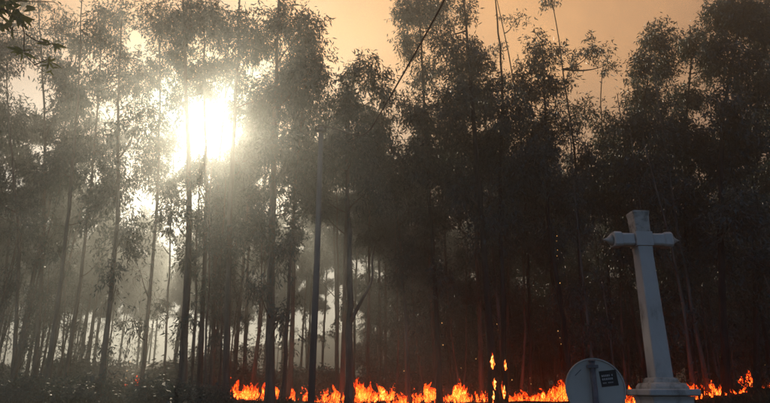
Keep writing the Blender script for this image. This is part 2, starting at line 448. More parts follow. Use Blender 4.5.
for i, (label, Y, dia, pth, blobs, dark) in enumerate(T):
    b0, _ = at(pth[0][0], pth[0][1], Y)
    b0[2] = float(ground_h(b0[0], Y)) - 0.12
    yoff = rng.normal(0, 0.25, len(pth)); yoff[0] = 0
    wp = [b0] + [at(px, py, Y + yo)[0] for (px, py), yo in list(zip(pth, yoff))[1:]]
    wp = [p for p in wp if p[2] > b0[2] + 0.5 or p is b0]
    path = smooth_path(wp, 26) - b0
    front_bases.append((b0[0], b0[1]))
    root = empty('gum_tree', b0)
    tag(root, label, 'tree', 'gum trees along the front of the burning wood')
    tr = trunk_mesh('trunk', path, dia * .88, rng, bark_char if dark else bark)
    tr.parent = root
    bl = []
    for (px, py, rx, ry, den) in blobs:
        Yb = Y + rng.uniform(-1.1, 1.3)
        c, s = at(px, py, Yb)
        r = np.array((rx * s, 0.5 * (rx + ry) * s * 0.95, ry * s))
        den *= .75 if (i < 15 and py > 215) else (1.5 if i > 26 and py < 260 else (1.3 if i > 19 else 1.0))
        n = int((3000 if i < 15 else 2250) * den * (r[0] * r[2]) ** 0.9)
        bl.append((c - b0, r, max(n, 60)))
    me = crown_mesh('crown', bl, path, rng, lane=(b0, 0.94))
    link(bpy.data.objects.new('crown', me), root)
    TREES.append((root, path, b0, dia))

# ------------------------------------------------------------------ rows of trees behind
rng = np.random.default_rng(29)
def proto(kind, H, dia):
    lean = rng.normal(0, 0.5, 2)
    pts = [np.array((0, 0, -0.15)), np.array((lean[0] * .25, lean[1] * .25, H * .35)), np.array((lean[0] * .7 + rng.normal(0, .15), lean[1] * .7, H * .7)), np.array((lean[0], lean[1], H))]
    path = smooth_path(pts, 16)
    bl = []
    if kind == 'dense':
        for k in range(15):
            h = H * rng.uniform(0.16, 1.0)
            w = 1.5 * (1 - 0.45 * (h / H)) if h > 0.4 * H else 1.1
            p = path[min(15, int(h / H * 15))]
            c = p + np.array((rng.normal(0, w * .7), rng.normal(0, w * .7), rng.normal(0, .3)))
            r = np.array((1, 1, .95)) * rng.uniform(.8, 1.25)
            bl.append((c, r, int(1100 * r[0])))
    else:
        for k in range(9):
            h = H * rng.uniform(0.55, 1.02)
            p = path[min(15, int(h / H * 15))]
            c = p + np.array((rng.normal(0, .8), rng.normal(0, .8), rng.normal(0, .3)))
            r = np.array((1, 1, .9)) * rng.uniform(.6, 1.0)
            bl.append((c, r, int(1450 * r[0])))
        for k in range(3):
            h = H * rng.uniform(0.1, 0.5)
            p = path[int(h / H * 15)]
            bl.append((p + rng.normal(0, .3, 3) * (1, 1, 0), np.array((.4, .4, .6)), 90))
    for k in range(3):
        bl.append((path[-1 - k] + rng.normal(0, .12, 3), np.array((.55, .55, .6)), 420))
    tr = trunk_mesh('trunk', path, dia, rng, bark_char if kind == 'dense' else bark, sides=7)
    col.objects.unlink(tr)
    me = crown_mesh('crown', bl, path, rng, leaf_l=(.15, .28), leaf_w=(.022, .038))
    return tr.data, me
DENSE = [proto('dense', 15.0, .26) for _ in range(6)]
SPARSE = [proto('sparse', 16.0, .24) for _ in range(5)]
spots = []
def free(x, y, dmin):
    return all((x - a) ** 2 + (y - b) ** 2 > dmin ** 2 for a, b in spots) and all((x - a) ** 2 + (y - b) ** 2 > 1.4 ** 2 for a, b in front_bases)
placed = []
tries = 0
while tries < 9000 and len(placed) < 245:
    tries += 1
    y = rng.uniform(21.5, 74)
    x = rng.uniform(-(0.72 * y + 8), 0.72 * y + 8)
    edge = 4.0 - 0.34 * (y - 26)
    dense = x > edge + rng.normal(0, 1.0)
    if dense and (y > 52 or not free(x, y, 2.5)):
        continue
    if not dense and (not free(x, y, 2.7) or rng.random() > 0.7):
        continue
    # the lane the sun shines through stays open
    shut = False
    for c, rad in BEAMS:
        t = (y - c[1]) / SUN_V[1]
        if abs(x - c[0] - SUN_V[0] * t) < rad + (1.35 if rad == .58 else 1.6 if rad > .45 else .9) and 5 < c[2] + SUN_V[2] * t < 17:
            shut = True
    if shut:
        continue
    spots.append((x, y)); placed.append((x, y, dense))
for x, y, dense in placed:
    td, cd = (DENSE if dense else SPARSE)[rng.integers(6 if dense else 5)]
    s = rng.uniform(.62, .84) + .004 * max(0, y - 30) if dense else rng.uniform(.72, 1.0)
    z = float(ground_h(x, y))
    root = empty('gum_tree', (x, y, z))
    root.rotation_euler = (0, 0, rng.uniform(0, 6.28))
    root.scale = (s, s, s)
    if dense:
        tag(root, 'dark leafy gum tree crowded deep in the unlit smoky wood', 'tree', 'dark gum trees deep in the wood')
    else:
        tag(root, 'slender smoke-veiled gum tree in the bright haze behind the front row', 'tree', 'slender gum trees in the bright haze')
    link(bpy.data.objects.new('trunk', td), root)
    link(bpy.data.objects.new('crown', cd), root)

# ------------------------------------------------------------------ where the fires burn
# label, centre px, base py, width px, height px, Y, tongues
FIRES = [
 ('faint red flames deep behind the sunbeams on the left', 128, 397, 20, 26, 31, 7),
 ('bright orange blaze left of the ivy-clad trunk', 249, 399, 36, 30, 22, 26),
 ('small flames between the ivy-clad trunk and the utility pole', 295, 400, 18, 17, 21, 12),
 ('low fire just right of the utility pole', 329, 400, 24, 20, 22, 16),
 ('tall tongue of fire right of the forked trunk', 364, 400, 20, 36, 20.5, 15),
 ('ragged flames at the foot of the thin leaning tree', 389, 401, 24, 24, 21.5, 15),
 ('orange flames in the middle of the fire line', 430, 402, 26, 26, 20.5, 18),
 ('narrow fire left of the charred twin trunks', 460, 402, 18, 30, 20, 15),
 ('low flames touching the charred thicker trunk', 479, 402, 22, 18, 20.5, 14),
 ('bright low fire at the foot of the charred thinner trunk', 519, 403, 22, 22, 19.5, 16),
 ('low flames between the charred trunks and the sign', 540, 402, 22, 22, 20.5, 15),
 ('leaping flames right beside the round sign', 558, 402, 20, 34, 19.5, 15),
 ('small red flames between the sign and the cross', 629, 396, 14, 20, 16.8, 9),
 ('small flames just right of the cross pedestal', 688, 392, 18, 22, 16.6, 14),
 ('orange flames on the bank well right of the cross', 718, 391, 32, 20, 17.2, 20),
 ('dim red embers of fire at the far right edge', 757, 386, 26, 18, 22, 8),
 ('low creeping flames between the pole and the tall tongue of fire', 338, 402, 46, 16, 19.5, 26),
 ('low creeping flames right of the thin leaning tree', 408, 403, 34, 16, 19, 24),
 ('low creeping flames between the middle fire and the narrow fire', 446, 403, 30, 17, 19.5, 22),
 ('low creeping flames between the two charred trunks and beyond', 496, 403, 44, 16, 19.5, 26),
 ('low creeping flames left of the leaping flames by the sign', 534, 403, 40, 17, 19, 26),
 ('dim red fire far behind the bright orange blaze', 240, 392, 22, 24, 36, 9),
 ('dim red fire far behind the utility pole', 318, 392, 40, 26, 34, 10),
 ('dim red fire far behind the middle of the fire line', 410, 394, 60, 24, 32, 13),
 ('dim red fire far behind the charred twin trunks', 500, 394, 60, 22, 31, 13),
]

def before_fire(x, y):
    """stands right in front of burning ground"""
    for _, px, py, w, h, Y, n in FIRES:
        if Y < 24 and y < Y + .4:
            c, sc = at(px, py, Y)
            if abs(x - c[0] * y / Y) < w * sc * .55 * y / Y + .1:
                return True
    return False

# ------------------------------------------------------------------ saplings and undergrowth
rng = np.random.default_rng(5)
def sapling(H, n):
    pts = [np.array((0, 0, -.1)), np.array((rng.normal(0, .12), rng.normal(0, .12), H * .4)), np.array((rng.normal(0, .3), rng.normal(0, .3), H))]
    path = smooth_path(pts, 10)
    tr = trunk_mesh('trunk', path, .05 + .008 * H, rng, bark, sides=6)
    col.objects.unlink(tr)
    bl = []
    for k in range(n):
        h = rng.uniform(.12, 1.0)
        p = path[min(9, int(h * 9))]
        bl.append((p + rng.normal(0, .22, 3), np.array((.3, .3, .42)) * rng.uniform(.6, 1.1), 90))
    return tr.data, crown_mesh('crown', bl, path, rng, leaf_l=(.09, .17), leaf_w=(.012, .022), branch_r=.012, per=12)
SAP = [sapling(h, n) for h, n in ((6.5, 10), (8.0, 12), (5.0, 9), (7.2, 8), (9.0, 13), (3.2, 8))]
k = 0
for tries in range(900):
    if k >= 70:
        break
    y = rng.uniform(16.2, 27)
    x = rng.uniform(-.68 * y, .70 * y)
    if not all((x - a) ** 2 + (y - b) ** 2 > .55 ** 2 for a, b in spots + front_bases) or before_fire(x, y):
        continue
    shut = False
    for c, rad in BEAMS[1:]:
        t = (y - c[1]) / SUN_V[1]
        shut |= abs(x - c[0] - SUN_V[0] * t) < rad + .35
    if shut:
        continue
    spots.append((x, y)); k += 1
    td, cd = SAP[rng.integers(6)]
    root = empty('gum_sapling', (x, y, float(ground_h(x, y))))
    sc_ = rng.uniform(.75, 1.25)
    root.scale = (sc_,) * 3
    root.rotation_euler = (rng.normal(0, .04), rng.normal(0, .04), rng.uniform(0, 6.28))
    tag(root, 'thin leafy gum sapling among the larger trunks', 'sapling', 'gum saplings between the trunks')
    link(bpy.data.objects.new('trunk', td), root)
    link(bpy.data.objects.new('crown', cd), root)

# grass and bracken on the bank, too many blades to count
nb = 34000
bx = rng.uniform(-19, 19, nb); by = 10.5 + 14 * rng.random(nb) ** 1.3
clump = np.sin(bx * 1.9 + 1.3 * np.sin(by * 1.1)) * np.sin(by * 1.6 + bx * .7)
keep = rng.random(nb) < .35 + .5 * (clump > 0)
bx, by, clump = bx[keep], by[keep], clump[keep]
nb = len(bx)
P = np.stack([bx, by, ground_h(bx, by) - .02], 1)
D = unit(np.stack([rng.normal(0, .38, nb), rng.normal(0, .38, nb), np.ones(nb)], 1))
L = rng.uniform(.08, .24, nb) * (1 + .7 * np.clip(clump, 0, 1)) * (1 + .5 * (bx > 4)) * np.where(rng.random(nb) < .05, 2.3, 1.0)
V = leaf_quads(P, D, L, np.full(nb, .007) + .004 * rng.random(nb), rng)
V = V.reshape(nb, 4, 3); V[:, 2] += unit(np.stack([rng.normal(0, 1, nb), rng.normal(0, 1, nb), np.zeros(nb)], 1)) * (L * .3)[:, None]
me = bpy.data.meshes.new('grass')
me.vertices.add(nb * 4); me.vertices.foreach_set('co', V.astype(np.float32).ravel())
me.loops.add(nb * 4); me.loops.foreach_set('vertex_index', np.arange(nb * 4, dtype=np.int32))
me.polygons.add(nb); me.polygons.foreach_set('loop_start', np.arange(0, nb * 4, 4, dtype=np.int32))
me.materials.append(grass_m); me.update(calc_edges=True)
tag(link(bpy.data.objects.new('grass', me)), 'dry grass covering the bank in front of the trees', None, kind='stuff')

def shrub_mesh(seed):
    r_ = np.random.default_rng(seed)
    path = np.stack([np.zeros(4), np.zeros(4), np.linspace(0, .6, 4)], 1)
    bl = [(np.array((r_.normal(0, .35), r_.normal(0, .3), r_.uniform(.15, .75))), np.array((.38, .36, .3)) * r_.uniform(.7, 1.2), 260) for _ in range(6)]
    return crown_mesh('foliage', bl, path, r_, leaf_l=(.07, .15), leaf_w=(.012, .024), branch_r=.012, per=14)
SHR = [shrub_mesh(70 + i) for i in range(5)]
k = 0
for tries in range(600):
    if k >= 46:
        break
    y = rng.uniform(15.6, 22)
    x = rng.uniform(-.70 * y, .72 * y)
    if not all((x - a) ** 2 + (y - b) ** 2 > .5 ** 2 for a, b in front_bases) or before_fire(x, y) or x > 5.5:
        continue
    k += 1
    o = link(bpy.data.objects.new('undergrowth_shrub', SHR[rng.integers(5)]))
    o.location = (x, y, float(ground_h(x, y)) - .05)
    q = rng.uniform(.45, 1.0) * (1.25 if x < -5 else 1)
    o.scale = (q * 1.2, q * 1.2, q * .8)
    o.rotation_euler = (0, 0, rng.uniform(0, 6.28))
    tag(o, 'low dark leafy shrub on the forest floor at the foot of the trunks', 'shrub', 'low shrubs at the foot of the trees')

# taller thickets further back, seen between the trunks
rng = np.random.default_rng(77)
k = 0
for tries in range(900):
    if k >= 80:
        break
    y = rng.uniform(25, 58)
    x = rng.uniform(-.74 * y - 3, .2 * y)
    if not all((x - a) ** 2 + (y - b) ** 2 > .8 ** 2 for a, b in spots):
        continue
    k += 1
    o = link(bpy.data.objects.new('undergrowth_shrub', SHR[rng.integers(5)]))
    o.location = (x, y, float(ground_h(x, y)) - .1)
    q = rng.uniform(1.5, 2.7)
    o.scale = (q * 1.3, q * 1.3, q * .95)
    o.rotation_euler = (0, 0, rng.uniform(0, 6.28))
    tag(o, 'tall leafy thicket in the haze between the further trunks', 'shrub', 'thickets in the haze')

# the bare crooked side branch on the trunk right of the pole
root15, path15, b15, d15 = TREES[18]
mb = MB()
br = smooth_path([at(px, py, 17.4)[0] - b15 for px, py in ((351, 322), (358, 306), (368, 290), (374, 277), (371, 262), (375, 246))], 16)
mb.tube(br, np.linspace(.06, .012, 16), 6, wob=.05, rng=rng)
mb.build('side_branch', bark, root15, smooth=True)

# ------------------------------------------------------------------ fire
def flame_mat():
    m, t = new_mat('flame')
    c = N(t, 'ShaderNodeTexCoord')
    oi = N(t, 'ShaderNodeObjectInfo')
    sp = N(t, 'ShaderNodeSeparateXYZ')
    t.links.new(c.outputs['Generated'], sp.inputs[0])
    vadd = N(t, 'ShaderNodeVectorMath', operation='ADD')
    cmb = N(t, 'ShaderNodeCombineXYZ')
    mul = N(t, 'ShaderNodeMath', operation='MULTIPLY'); mul.inputs[1].default_value = 37.0
    t.links.new(oi.outputs['Random'], mul.inputs[0])
    t.links.new(mul.outputs[0], cmb.inputs[0]); t.links.new(mul.outputs[0], cmb.inputs[2])
    t.links.new(c.outputs['Object'], vadd.inputs[0]); t.links.new(cmb.outputs[0], vadd.inputs[1])
    mp = N(t, 'ShaderNodeMapping'); mp.inputs['Scale'].default_value = (1, 1, .55)
    t.links.new(vadd.outputs[0], mp.inputs[0])
    nz = N(t, 'ShaderNodeTexNoise'); nz.inputs['Scale'].default_value = 5.5; nz.inputs['Detail'].default_value = 6; nz.inputs['Distortion'].default_value = 1.6
    t.links.new(mp.outputs[0], nz.inputs['Vector'])
    def mth(op, a, b, clamp=False):
        n = N(t, 'ShaderNodeMath', operation=op, use_clamp=clamp)
        for i, v in enumerate((a, b)):
            if isinstance(v, (int, float)): n.inputs[i].default_value = v
            else: t.links.new(v, n.inputs[i])
        return n.outputs[0]
    # heat falls with height and flickers with the noise
    heat = mth('ADD', mth('SUBTRACT', 0.76, mth('MULTIPLY', sp.outputs['Z'], .58)), mth('MULTIPLY', mth('SUBTRACT', nz.outputs[0], .5), 2.3), True)
    colr = ramp(t, heat, [(0.0, (1.0, .03, .003)), (.34, (4.5, .20, .012)), (.60, (9.5, .66, .05)), (.80, (12.0, 1.5, .16)), (1.0, (13.0, 3.2, .7))])
    em = N(t, 'ShaderNodeEmission'); em.inputs['Strength'].default_value = FLAME
    t.links.new(colr, em.inputs['Color'])
    tr = N(t, 'ShaderNodeBsdfTransparent')
    a = mth('MULTIPLY', mth('SUBTRACT', heat, .16), 1.7, True)
    n2 = N(t, 'ShaderNodeTexNoise'); n2.inputs['Scale'].default_value = 13; n2.inputs['Detail'].default_value = 3
    t.links.new(mp.outputs[0], n2.inputs['Vector'])
    a = mth('MULTIPLY', mth('MULTIPLY', a, .72), mth('ADD', mth('MULTIPLY', mth('SUBTRACT', n2.outputs[0], .5), 4.0), .75, True))
    mx = N(t, 'ShaderNodeMixShader')
    t.links.new(a, mx.inputs[0]); t.links.new(tr.outputs[0], mx.inputs[1]); t.links.new(em.outputs[0], mx.inputs[2])
    o = N(t, 'ShaderNodeOutputMaterial'); t.links.new(mx.outputs[0], o.inputs['Surface'])
    return m
FLAME = 1.15
flame_m = flame_mat()
rng = np.random.default_rng(41)
FL = []
for k in range(9):
    n = 11
    f = np.linspace(0, 1, n)
    ph = rng.random(4) * 6.28
    sx = (.10 + .12 * f) * f * np.sin(5.5 * f + ph[0]) * 1.3 + rng.normal(0, .10) * f
    sy = .14 * f * np.sin(4.5 * f + ph[1])
    pts = np.stack([sx, sy, f], 1)
    rad = .17 * (np.sin(np.pi * np.clip(f * .80 + .17, 0, 1)) ** 1.3) * (1 + .25 * np.sin(11 * f + ph[2])) + .004
    mb = MB().tube(pts, rad, 7, wob=.10, rng=rng)
    if rng.random() < .6:
        j = 4
        q = pts[j] + np.stack([np.linspace(0, rng.choice([-1, 1]) * .22, 6), np.linspace(0, .06, 6), np.linspace(-.05, .42, 6) ], 1)
        mb.tube(q, np.array((.09, .09, .07, .05, .03, .004)), 6, wob=.1, rng=rng)
    me_o = mb.build('flame', flame_m, smooth=True)
    col.objects.unlink(me_o); FL.append(me_o.data)
for label, px, py, w, h, Y, n in FIRES:
    c, s = at(px, py, Y)
    zb = float(ground_h(c[0], Y)) - .05
    z0 = min(zb, c[2])
    root = empty('fire', (c[0], Y, zb))
    tag(root, label, 'fire', 'fires on the forest floor')
    top = max(at(px, py - h, Y)[0][2] - zb, .4)
    for q in range(int(n * 1.9)):
        u = rng.normal(0, .38)
        o = link(bpy.data.objects.new('flame', FL[rng.integers(len(FL))]), root)
        hh = .9 * top * (.18 + .5 * rng.random() ** 1.8 if q > 2 else rng.uniform(.6, 1.1)) * (1 - .6 * min(abs(u), 1))
        o.location = (float(u * w * s), float(rng.normal(0, .5)), 0.0)
        wd = hh * rng.uniform(.5, 1.1)
        o.scale = (float(wd), float(wd), float(hh))
        o.rotation_euler = (float(rng.normal(0, .12)), float(rng.normal(0.10, .18)), float(rng.uniform(0, 6.28)))

m, t = new_mat('glowing_speck')
em = N(t, 'ShaderNodeEmission'); em.inputs['Color'].default_value = (1.0, .55, .16, 1); em.inputs['Strength'].default_value = 1.5
o = N(t, 'ShaderNodeOutputMaterial'); t.links.new(em.outputs[0], o.inputs['Surface'])
speck_m = m
m, t = new_mat('burning_bark')
c_ = N(t, 'ShaderNodeTexCoord'); nz = N(t, 'ShaderNodeTexNoise'); nz.inputs['Scale'].default_value = 14
t.links.new(c_.outputs['Object'], nz.inputs['Vector'])
em = N(t, 'ShaderNodeEmission'); em.inputs['Strength'].default_value = 1.0
t.links.new(ramp(t, nz.outputs[0], [(.36, (.9, .10, .01)), (.48, (2.5, .6, .08)), (.62, (4.5, 2.0, .5))]), em.inputs['Color'])
o = N(t, 'ShaderNodeOutputMaterial'); t.links.new(em.outputs[0], o.inputs['Surface'])
burn_m = m
for ti, spots_ in ((21, ((492.5, 362, 3.0, 14), (494.5, 384, 2.0, 12), (493.5, 397, 2.6, 14))), (22, ((505.3, 365, 2.0, 11), (504.3, 392, 2.0, 14)))):
    root, path, b0, dia = TREES[ti]
    for px, py, w, h in spots_:
        zt_ = at(px, py, b0[1])[0][2] - b0[2]
        Yp = b0[1] + float(np.interp(zt_, path[:, 2], path[:, 1])) - dia * .47
        pts = []
        hs = np.linspace(-.5, .5, 7)
        for q in range(1):
            fo = link(bpy.data.objects.new('flame', FL[rng.integers(len(FL))]), root)
            sf = at(px, py, Yp)[1]
            fo.location = tuple(float(v) for v in at(px + rng.normal(0, .5), py + h * .5, Yp - .04)[0] - b0)
            hf = h * sf * rng.uniform(.7, 1.25)
            fo.scale = (float(hf * .22), float(hf * .22), float(hf * 1.1))
            fo.rotation_euler = (0, float(rng.normal(0, .15)), float(rng.uniform(0, 6.28)))
        for q in hs:
            pts.append(at(px + rng.normal(0, .35), py - q * h, Yp)[0] - b0)
        s = at(px, py, Yp)[1]
        rad = w * s * .62 * np.array((.15, .6, .9, 1.0, .8, .5, .1)) * (1 + .2 * rng.standard_normal(7))
        MB().tube(np.array(pts), np.abs(rad), 6, wob=.15, rng=rng).build('burning_bark', burn_m, root, smooth=True)
mb = MB()  # tiny self-lit points set just in front of trunks and fires
for px, py, Y in ((557, 236, 17.7), (556.5, 241, 17.7), (557.5, 250, 17.7), (557, 256, 17.7), (560, 283, 17.7), (558, 331, 17.7), (560, 338, 17.7), (561, 344, 17.7), (497, 324, 16.6), (498, 330, 16.6), (442, 323, 18), (443, 345, 18), (404, 371, 19), (476, 359, 19), (512, 380, 19), (530, 378, 19), (531, 384, 19), (720, 357, 19), (765, 365, 20), (757, 369, 20), (461, 368, 19), (130, 362, 24), (127, 371, 24), (126, 378, 24)):
    c, s = at(px, py, Y)
    r = s * rng.uniform(.22, .5)
    v = np.array(((1, 0, 0), (0, 1, 0), (-1, 0, 0), (0, -1, 0), (0, 0, 1.6), (0, 0, -1.6))) * r * rng.uniform(.7, 1.3, (6, 1))
    mb.add(v + c, [(0, 1, 4), (1, 2, 4), (2, 3, 4), (3, 0, 4), (1, 0, 5), (2, 1, 5), (3, 2, 5), (0, 3, 5)])
tag(mb.build('specks', speck_m), 'tiny glowing embers in front of the dark trunks', None, kind='stuff')

# ------------------------------------------------------------------ utility pole and cable
pole_m = surface('weathered_pole', [(.3, (.08, .083, .086)), (.55, (.14, .144, .148)), (.75, (.22, .22, .22))], scale=5, stretch=(1, 1, .15), rough=.85, bump=.25, spec=.2)
dark_m = surface('dark_metal', [(.3, (.03, .03, .032)), (.7, (.07, .07, .075))], scale=9, rough=.6, bump=.1)
YP = 14.0
pb, _ = at(310.5, 402, YP)
ptop, _ = at(321.5, 127, YP)
px_ = .5 * (pb[0] + ptop[0])
zg = float(ground_h(px_, YP)) - .2
root = empty('utility_pole', (px_, YP, zg))
tag(root, 'slender grey utility pole standing among the tree trunks', 'pole')
Hp = ptop[2] - zg
MB().tube([(0, 0, 0), (.02, 0, Hp * .5), (0, 0, Hp)], (.086, .075, .062), 12).build('pole', pole_m, root, smooth=True)
MB().box((0, -.08, Hp - .15), (.30, .06, .06)).build('crossarm', dark_m, root)
MB().box((0, 0, Hp + .008), (.17, .17, .02)).build('pole_cap', dark_m, root)
for q in (-1, 1):
    MB().tube([(q * .13, -.08, Hp - .11), (q * .13, -.08, Hp - .06), (q * .13, -.08, Hp)], (.02, .035, .02), 8).build('insulator', dark_m, root, smooth=True)
w0 = np.array((px_ + .13, YP - .08, zg + Hp - .02))
w1 = at(366, 138, 11.6)[0]; w2 = at(408, 66, 9.2)[0]; w3 = at(446, -2, 7.6)[0]
w4 = w3 + (w3 - w2) * 2.5 + np.array((0, 0, .5)); w5 = w4 + (w4 - w3) * 2.0 + np.array((0, 0, 1.2))
wp = smooth_path([w0, w1, w2, w3, w4, w5], 70)
mb = MB(); mb.tube(wp, .016, 6)
tag(mb.build('overhead_cable', dark_m, smooth=True), 'black overhead cable slanting across the tree tops and the orange sky', 'cable')

# ------------------------------------------------------------------ stone cross
white_m = surface('limewashed_stone', [(.28, (.10, .095, .08)), (.37, (.30, .29, .265)), (.46, (.46, .45, .425)), (.8, (.55, .54, .515))], stretch=(1, 1, .45), scale=3.6, detail=9, rough=.85, bump=.25, bscale=22, spec=.2, bdist=.02)
stain_m = surface('lichened_stone', [(.32, (.055, .052, .042)), (.42, (.22, .21, .18)), (.52, (.42, .40, .36)), (.8, (.54, .52, .475))], scale=5.5, detail=9, rough=.9, bump=.4, bscale=24, spec=.15, bdist=.02)
YC = 8.0
def zc(px, py): return at(px, py, YC)[0][2]
xc = at(660.5, 382, YC)[0][0]
xc = .5 * (xc + at(640.5, 232, YC)[0][0])
zt, za1, za0, zs, zb1, zl1, zl0 = zc(638, 212.5), zc(641, 233), zc(641, 247.5), zc(657, 378), zc(660, 389), zc(660, 391.5), zc(660, 396)
root = empty('stone_cross', (xc, YC, 0))
root.rotation_euler = (0, 0, R(3.0))
tag(root, 'weathered white stone cross with pointed arm ends on a stepped pedestal', 'cross')
def loft(secs, sides=4, ch=.12):
    """square sections (z, half width) with cut corners, stacked"""
    v, f = [], []
    base = []
    for s1, s2 in ((1, 1), (-1, 1), (-1, -1), (1, -1)):
        a, b = (s1, s2 * (1 - ch)), (s1 * (1 - ch), s2)
        base += [a, b] if s1 * s2 > 0 else [b, a]
    base = np.array(base)
    for z, hw in secs:
        v += [(x * hw, y * hw, z) for x, y in base]
    n = 8
    for i in range(len(secs) - 1):
        for j in range(n):
            f.append((i * n + j, i * n + (j + 1) % n, (i + 1) * n + (j + 1) % n, (i + 1) * n + j))
    f.append(tuple(range(n - 1, -1, -1))); f.append(tuple((len(secs) - 1) * n + j for j in range(n)))
    return np.array(v), f
def part(name, secs, mat, ch=.12, axis='z', off=(0, 0, 0)):
    v, f = loft(secs, ch=ch)
    if axis == 'x':
        v = np.stack([v[:, 2], v[:, 1], v[:, 0]], 1)
        f = [tuple(reversed(q)) for q in f]
    o = MB().add(v + np.array(off), f).build(name, mat, root)
    b = o.modifiers.new('edge', 'BEVEL'); b.width = .008; b.segments = 2; b.limit_method = 'ANGLE'
    return o
part('shaft', [(zs - .01, .120), (zs + .5, .115), (za0 - .10, .101), (za0 + .002, .107)], white_m, ch=.10)
hb = (za1 - za0) / 2; zm = (za1 + za0) / 2
part('crossing', [(za0 + .004, .119), (za1 - .004, .119)], white_m, ch=.06)
part('head', [(za1 - .002, .106), (za1 + .08, .108), (zt - .08, .112), (zt - .03, .122), (zt, .120)], stain_m, ch=.12)
for sgn in (-1, 1):
    part('arm', [(sgn * .126, .088), (sgn * .30, .088), (sgn * .31, .104), (sgn * .40, .108), (sgn * .42, .098)] if sgn > 0 else [(sgn * .42, .098), (sgn * .40, .108), (sgn * .31, .104), (sgn * .30, .088), (sgn * .126, .088)], white_m, ch=.28, axis='x', off=(0, 0, zm))
    pts = np.array([(sgn * (.42 + d), 0, zm) for d in (0, .02, .05, .08, .10, .14)])
    MB().tube(pts, (.075, .082, .055, .028, .020, .004), 10).build('finial', stain_m, root, smooth=True)
part('foot', [(zb1 - .002, .255), (zb1 + .03, .25), (zb1 + .07, .225), (zs - .06, .178), (zs - .02, .165), (zs + .004, .150)], stain_m, ch=.16)
part('ledge', [(zl0, .30), (zl0 + .012, .335), (zb1 - .012, .335), (zb1, .325)], white_m, ch=.05)
part('pedestal', [(.30, .285), (.34, .27), (zl0 - .05, .265), (zl0 - .002, .285)], white_m, ch=.05)
part('step', [(-.1, .55), (.14, .55), (.16, .54)], stain_m, ch=.03)
part('step', [(.163, .42), (.28, .42), (.298, .41)], stain_m, ch=.03)

# ------------------------------------------------------------------ round sign seen from behind
sign_m = surface('sign_back_metal', [(.27, (.22, .20, .16)), (.40, (.44, .42, .375)), (.8, (.55, .53, .48))], scale=2.2, detail=6, rough=.55, bump=.06, spec=.4)
galv_m = surface('galvanised_post', [(.3, (.06, .065, .075)), (.7, (.13, .135, .15))], scale=14, rough=.5, bump=.1)
stick_m = surface('black_sticker', [(.3, (.010, .010, .011)), (.7, (.022, .022, .024))], scale=20, rough=.5, bump=.02)
ink_m = surface('white_print', [(.3, (.45, .45, .45)), (.7, (.62, .62, .62))], scale=40, rough=.6, bump=.0)
YS = 6.0
sc_, s6 = at(595.3, 388.5, YS)
rs = 29.2 * s6
root = empty('round_sign', (sc_[0], YS, 0))
root.rotation_euler = (0, 0, R(-5))
tag(root, 'round metal road sign seen from behind, black sticker on its grey back', 'sign')
n = 48
a = np.linspace(0, 2 * np.pi, n, endpoint=False)
prof = [(0.0, -.004), (rs * .955, -.004), (rs * .965, -.020), (rs, -.020), (rs, .014), (0.0, .014)]
v = [(0, -.004, 0)] + [(r * math.cos(q), y, r * math.sin(q)) for r, y in prof[1:5] for q in a] + [(0, .014, 0)]
f = [(0, 1 + j, 1 + (j + 1) % n) for j in range(n)]
for k in range(3):
    f += [(1 + k * n + j, 1 + (k + 1) * n + j, 1 + (k + 1) * n + (j + 1) % n, 1 + k * n + (j + 1) % n) for j in range(n)]
f += [(1 + 3 * n + j, len(v) - 1, 1 + 3 * n + (j + 1) % n) for j in range(n)]
zc_s = sc_[2]
disc = MB().add(np.array(v), f).build('sign_plate', sign_m, root, loc=(0, 0, zc_s))
pt = at(592.5, 362, YS)[0][2]
MB().tube([(-.02, -.055, -.2), (-.02, -.055, pt * .5), (-.02, -.055, pt)], .028, 14).build('post', galv_m, root, smooth=True)
MB().tube([(-.02, -.055, pt), (-.02, -.055, pt + .012), (-.02, -.055, pt + .02)], (.034, .034, .02), 14).build('post_cap', galv_m, root, smooth=True)
for zz in (pt - .045, zc_s - .17):
    MB().box((-.02, -.055, zz), (.10, .064, .03)).build('clamp', galv_m, root)
MB().box((-.02, -.010, zc_s + .0), (.055, .012, rs * 1.86)).build('stiffener', sign_m, root)
ca, sa = math.cos(R(-6)), math.sin(R(-6))
rot = np.array(((ca, 0, sa), (0, 1, 0), (-sa, 0, ca)))
stc = np.array((.138, -.0055, .095))
stick = MB().box((0, 0, 0), (.165, .002, .150), rot).build('sticker', stick_m, disc, loc=stc)
mb = MB()
for row, (zz, hh, ws) in enumerate(((.018, .020, (.016, .014, .014, .016, .010, .0, .012)), (-.014, .020, (.015, .016, .018, .013, .013, .015, .0)), (-.046, .013, (.010, .010, .010, 0, .010, .010, .010, .010)))):
    x = -.066
    for w_ in ws:
        if w_:
            mb.box(rot @ np.array((x + w_ / 2, -.0016, zz + hh / 2)), (w_ * .78, .0012, hh * .85), rot)
            mb.box(rot @ np.array((x + w_ / 2 + .001, -.0023, zz + hh * .55)), (w_ * .26, .0006, hh * .3), rot, 1)
        x += (w_ or .010) + .003
mb.build('sticker_print', [ink_m, stick_m], disc, loc=stc)['kind'] = 'stuff'
ca, sa = math.cos(R(-42)), math.sin(R(-42))
rot = np.array(((ca, 0, sa), (0, 1, 0), (-sa, 0, ca)))
MB().box((-.152, -.0052, .150), (.085, .0016, .007), rot).build('scratch', galv_m, disc)

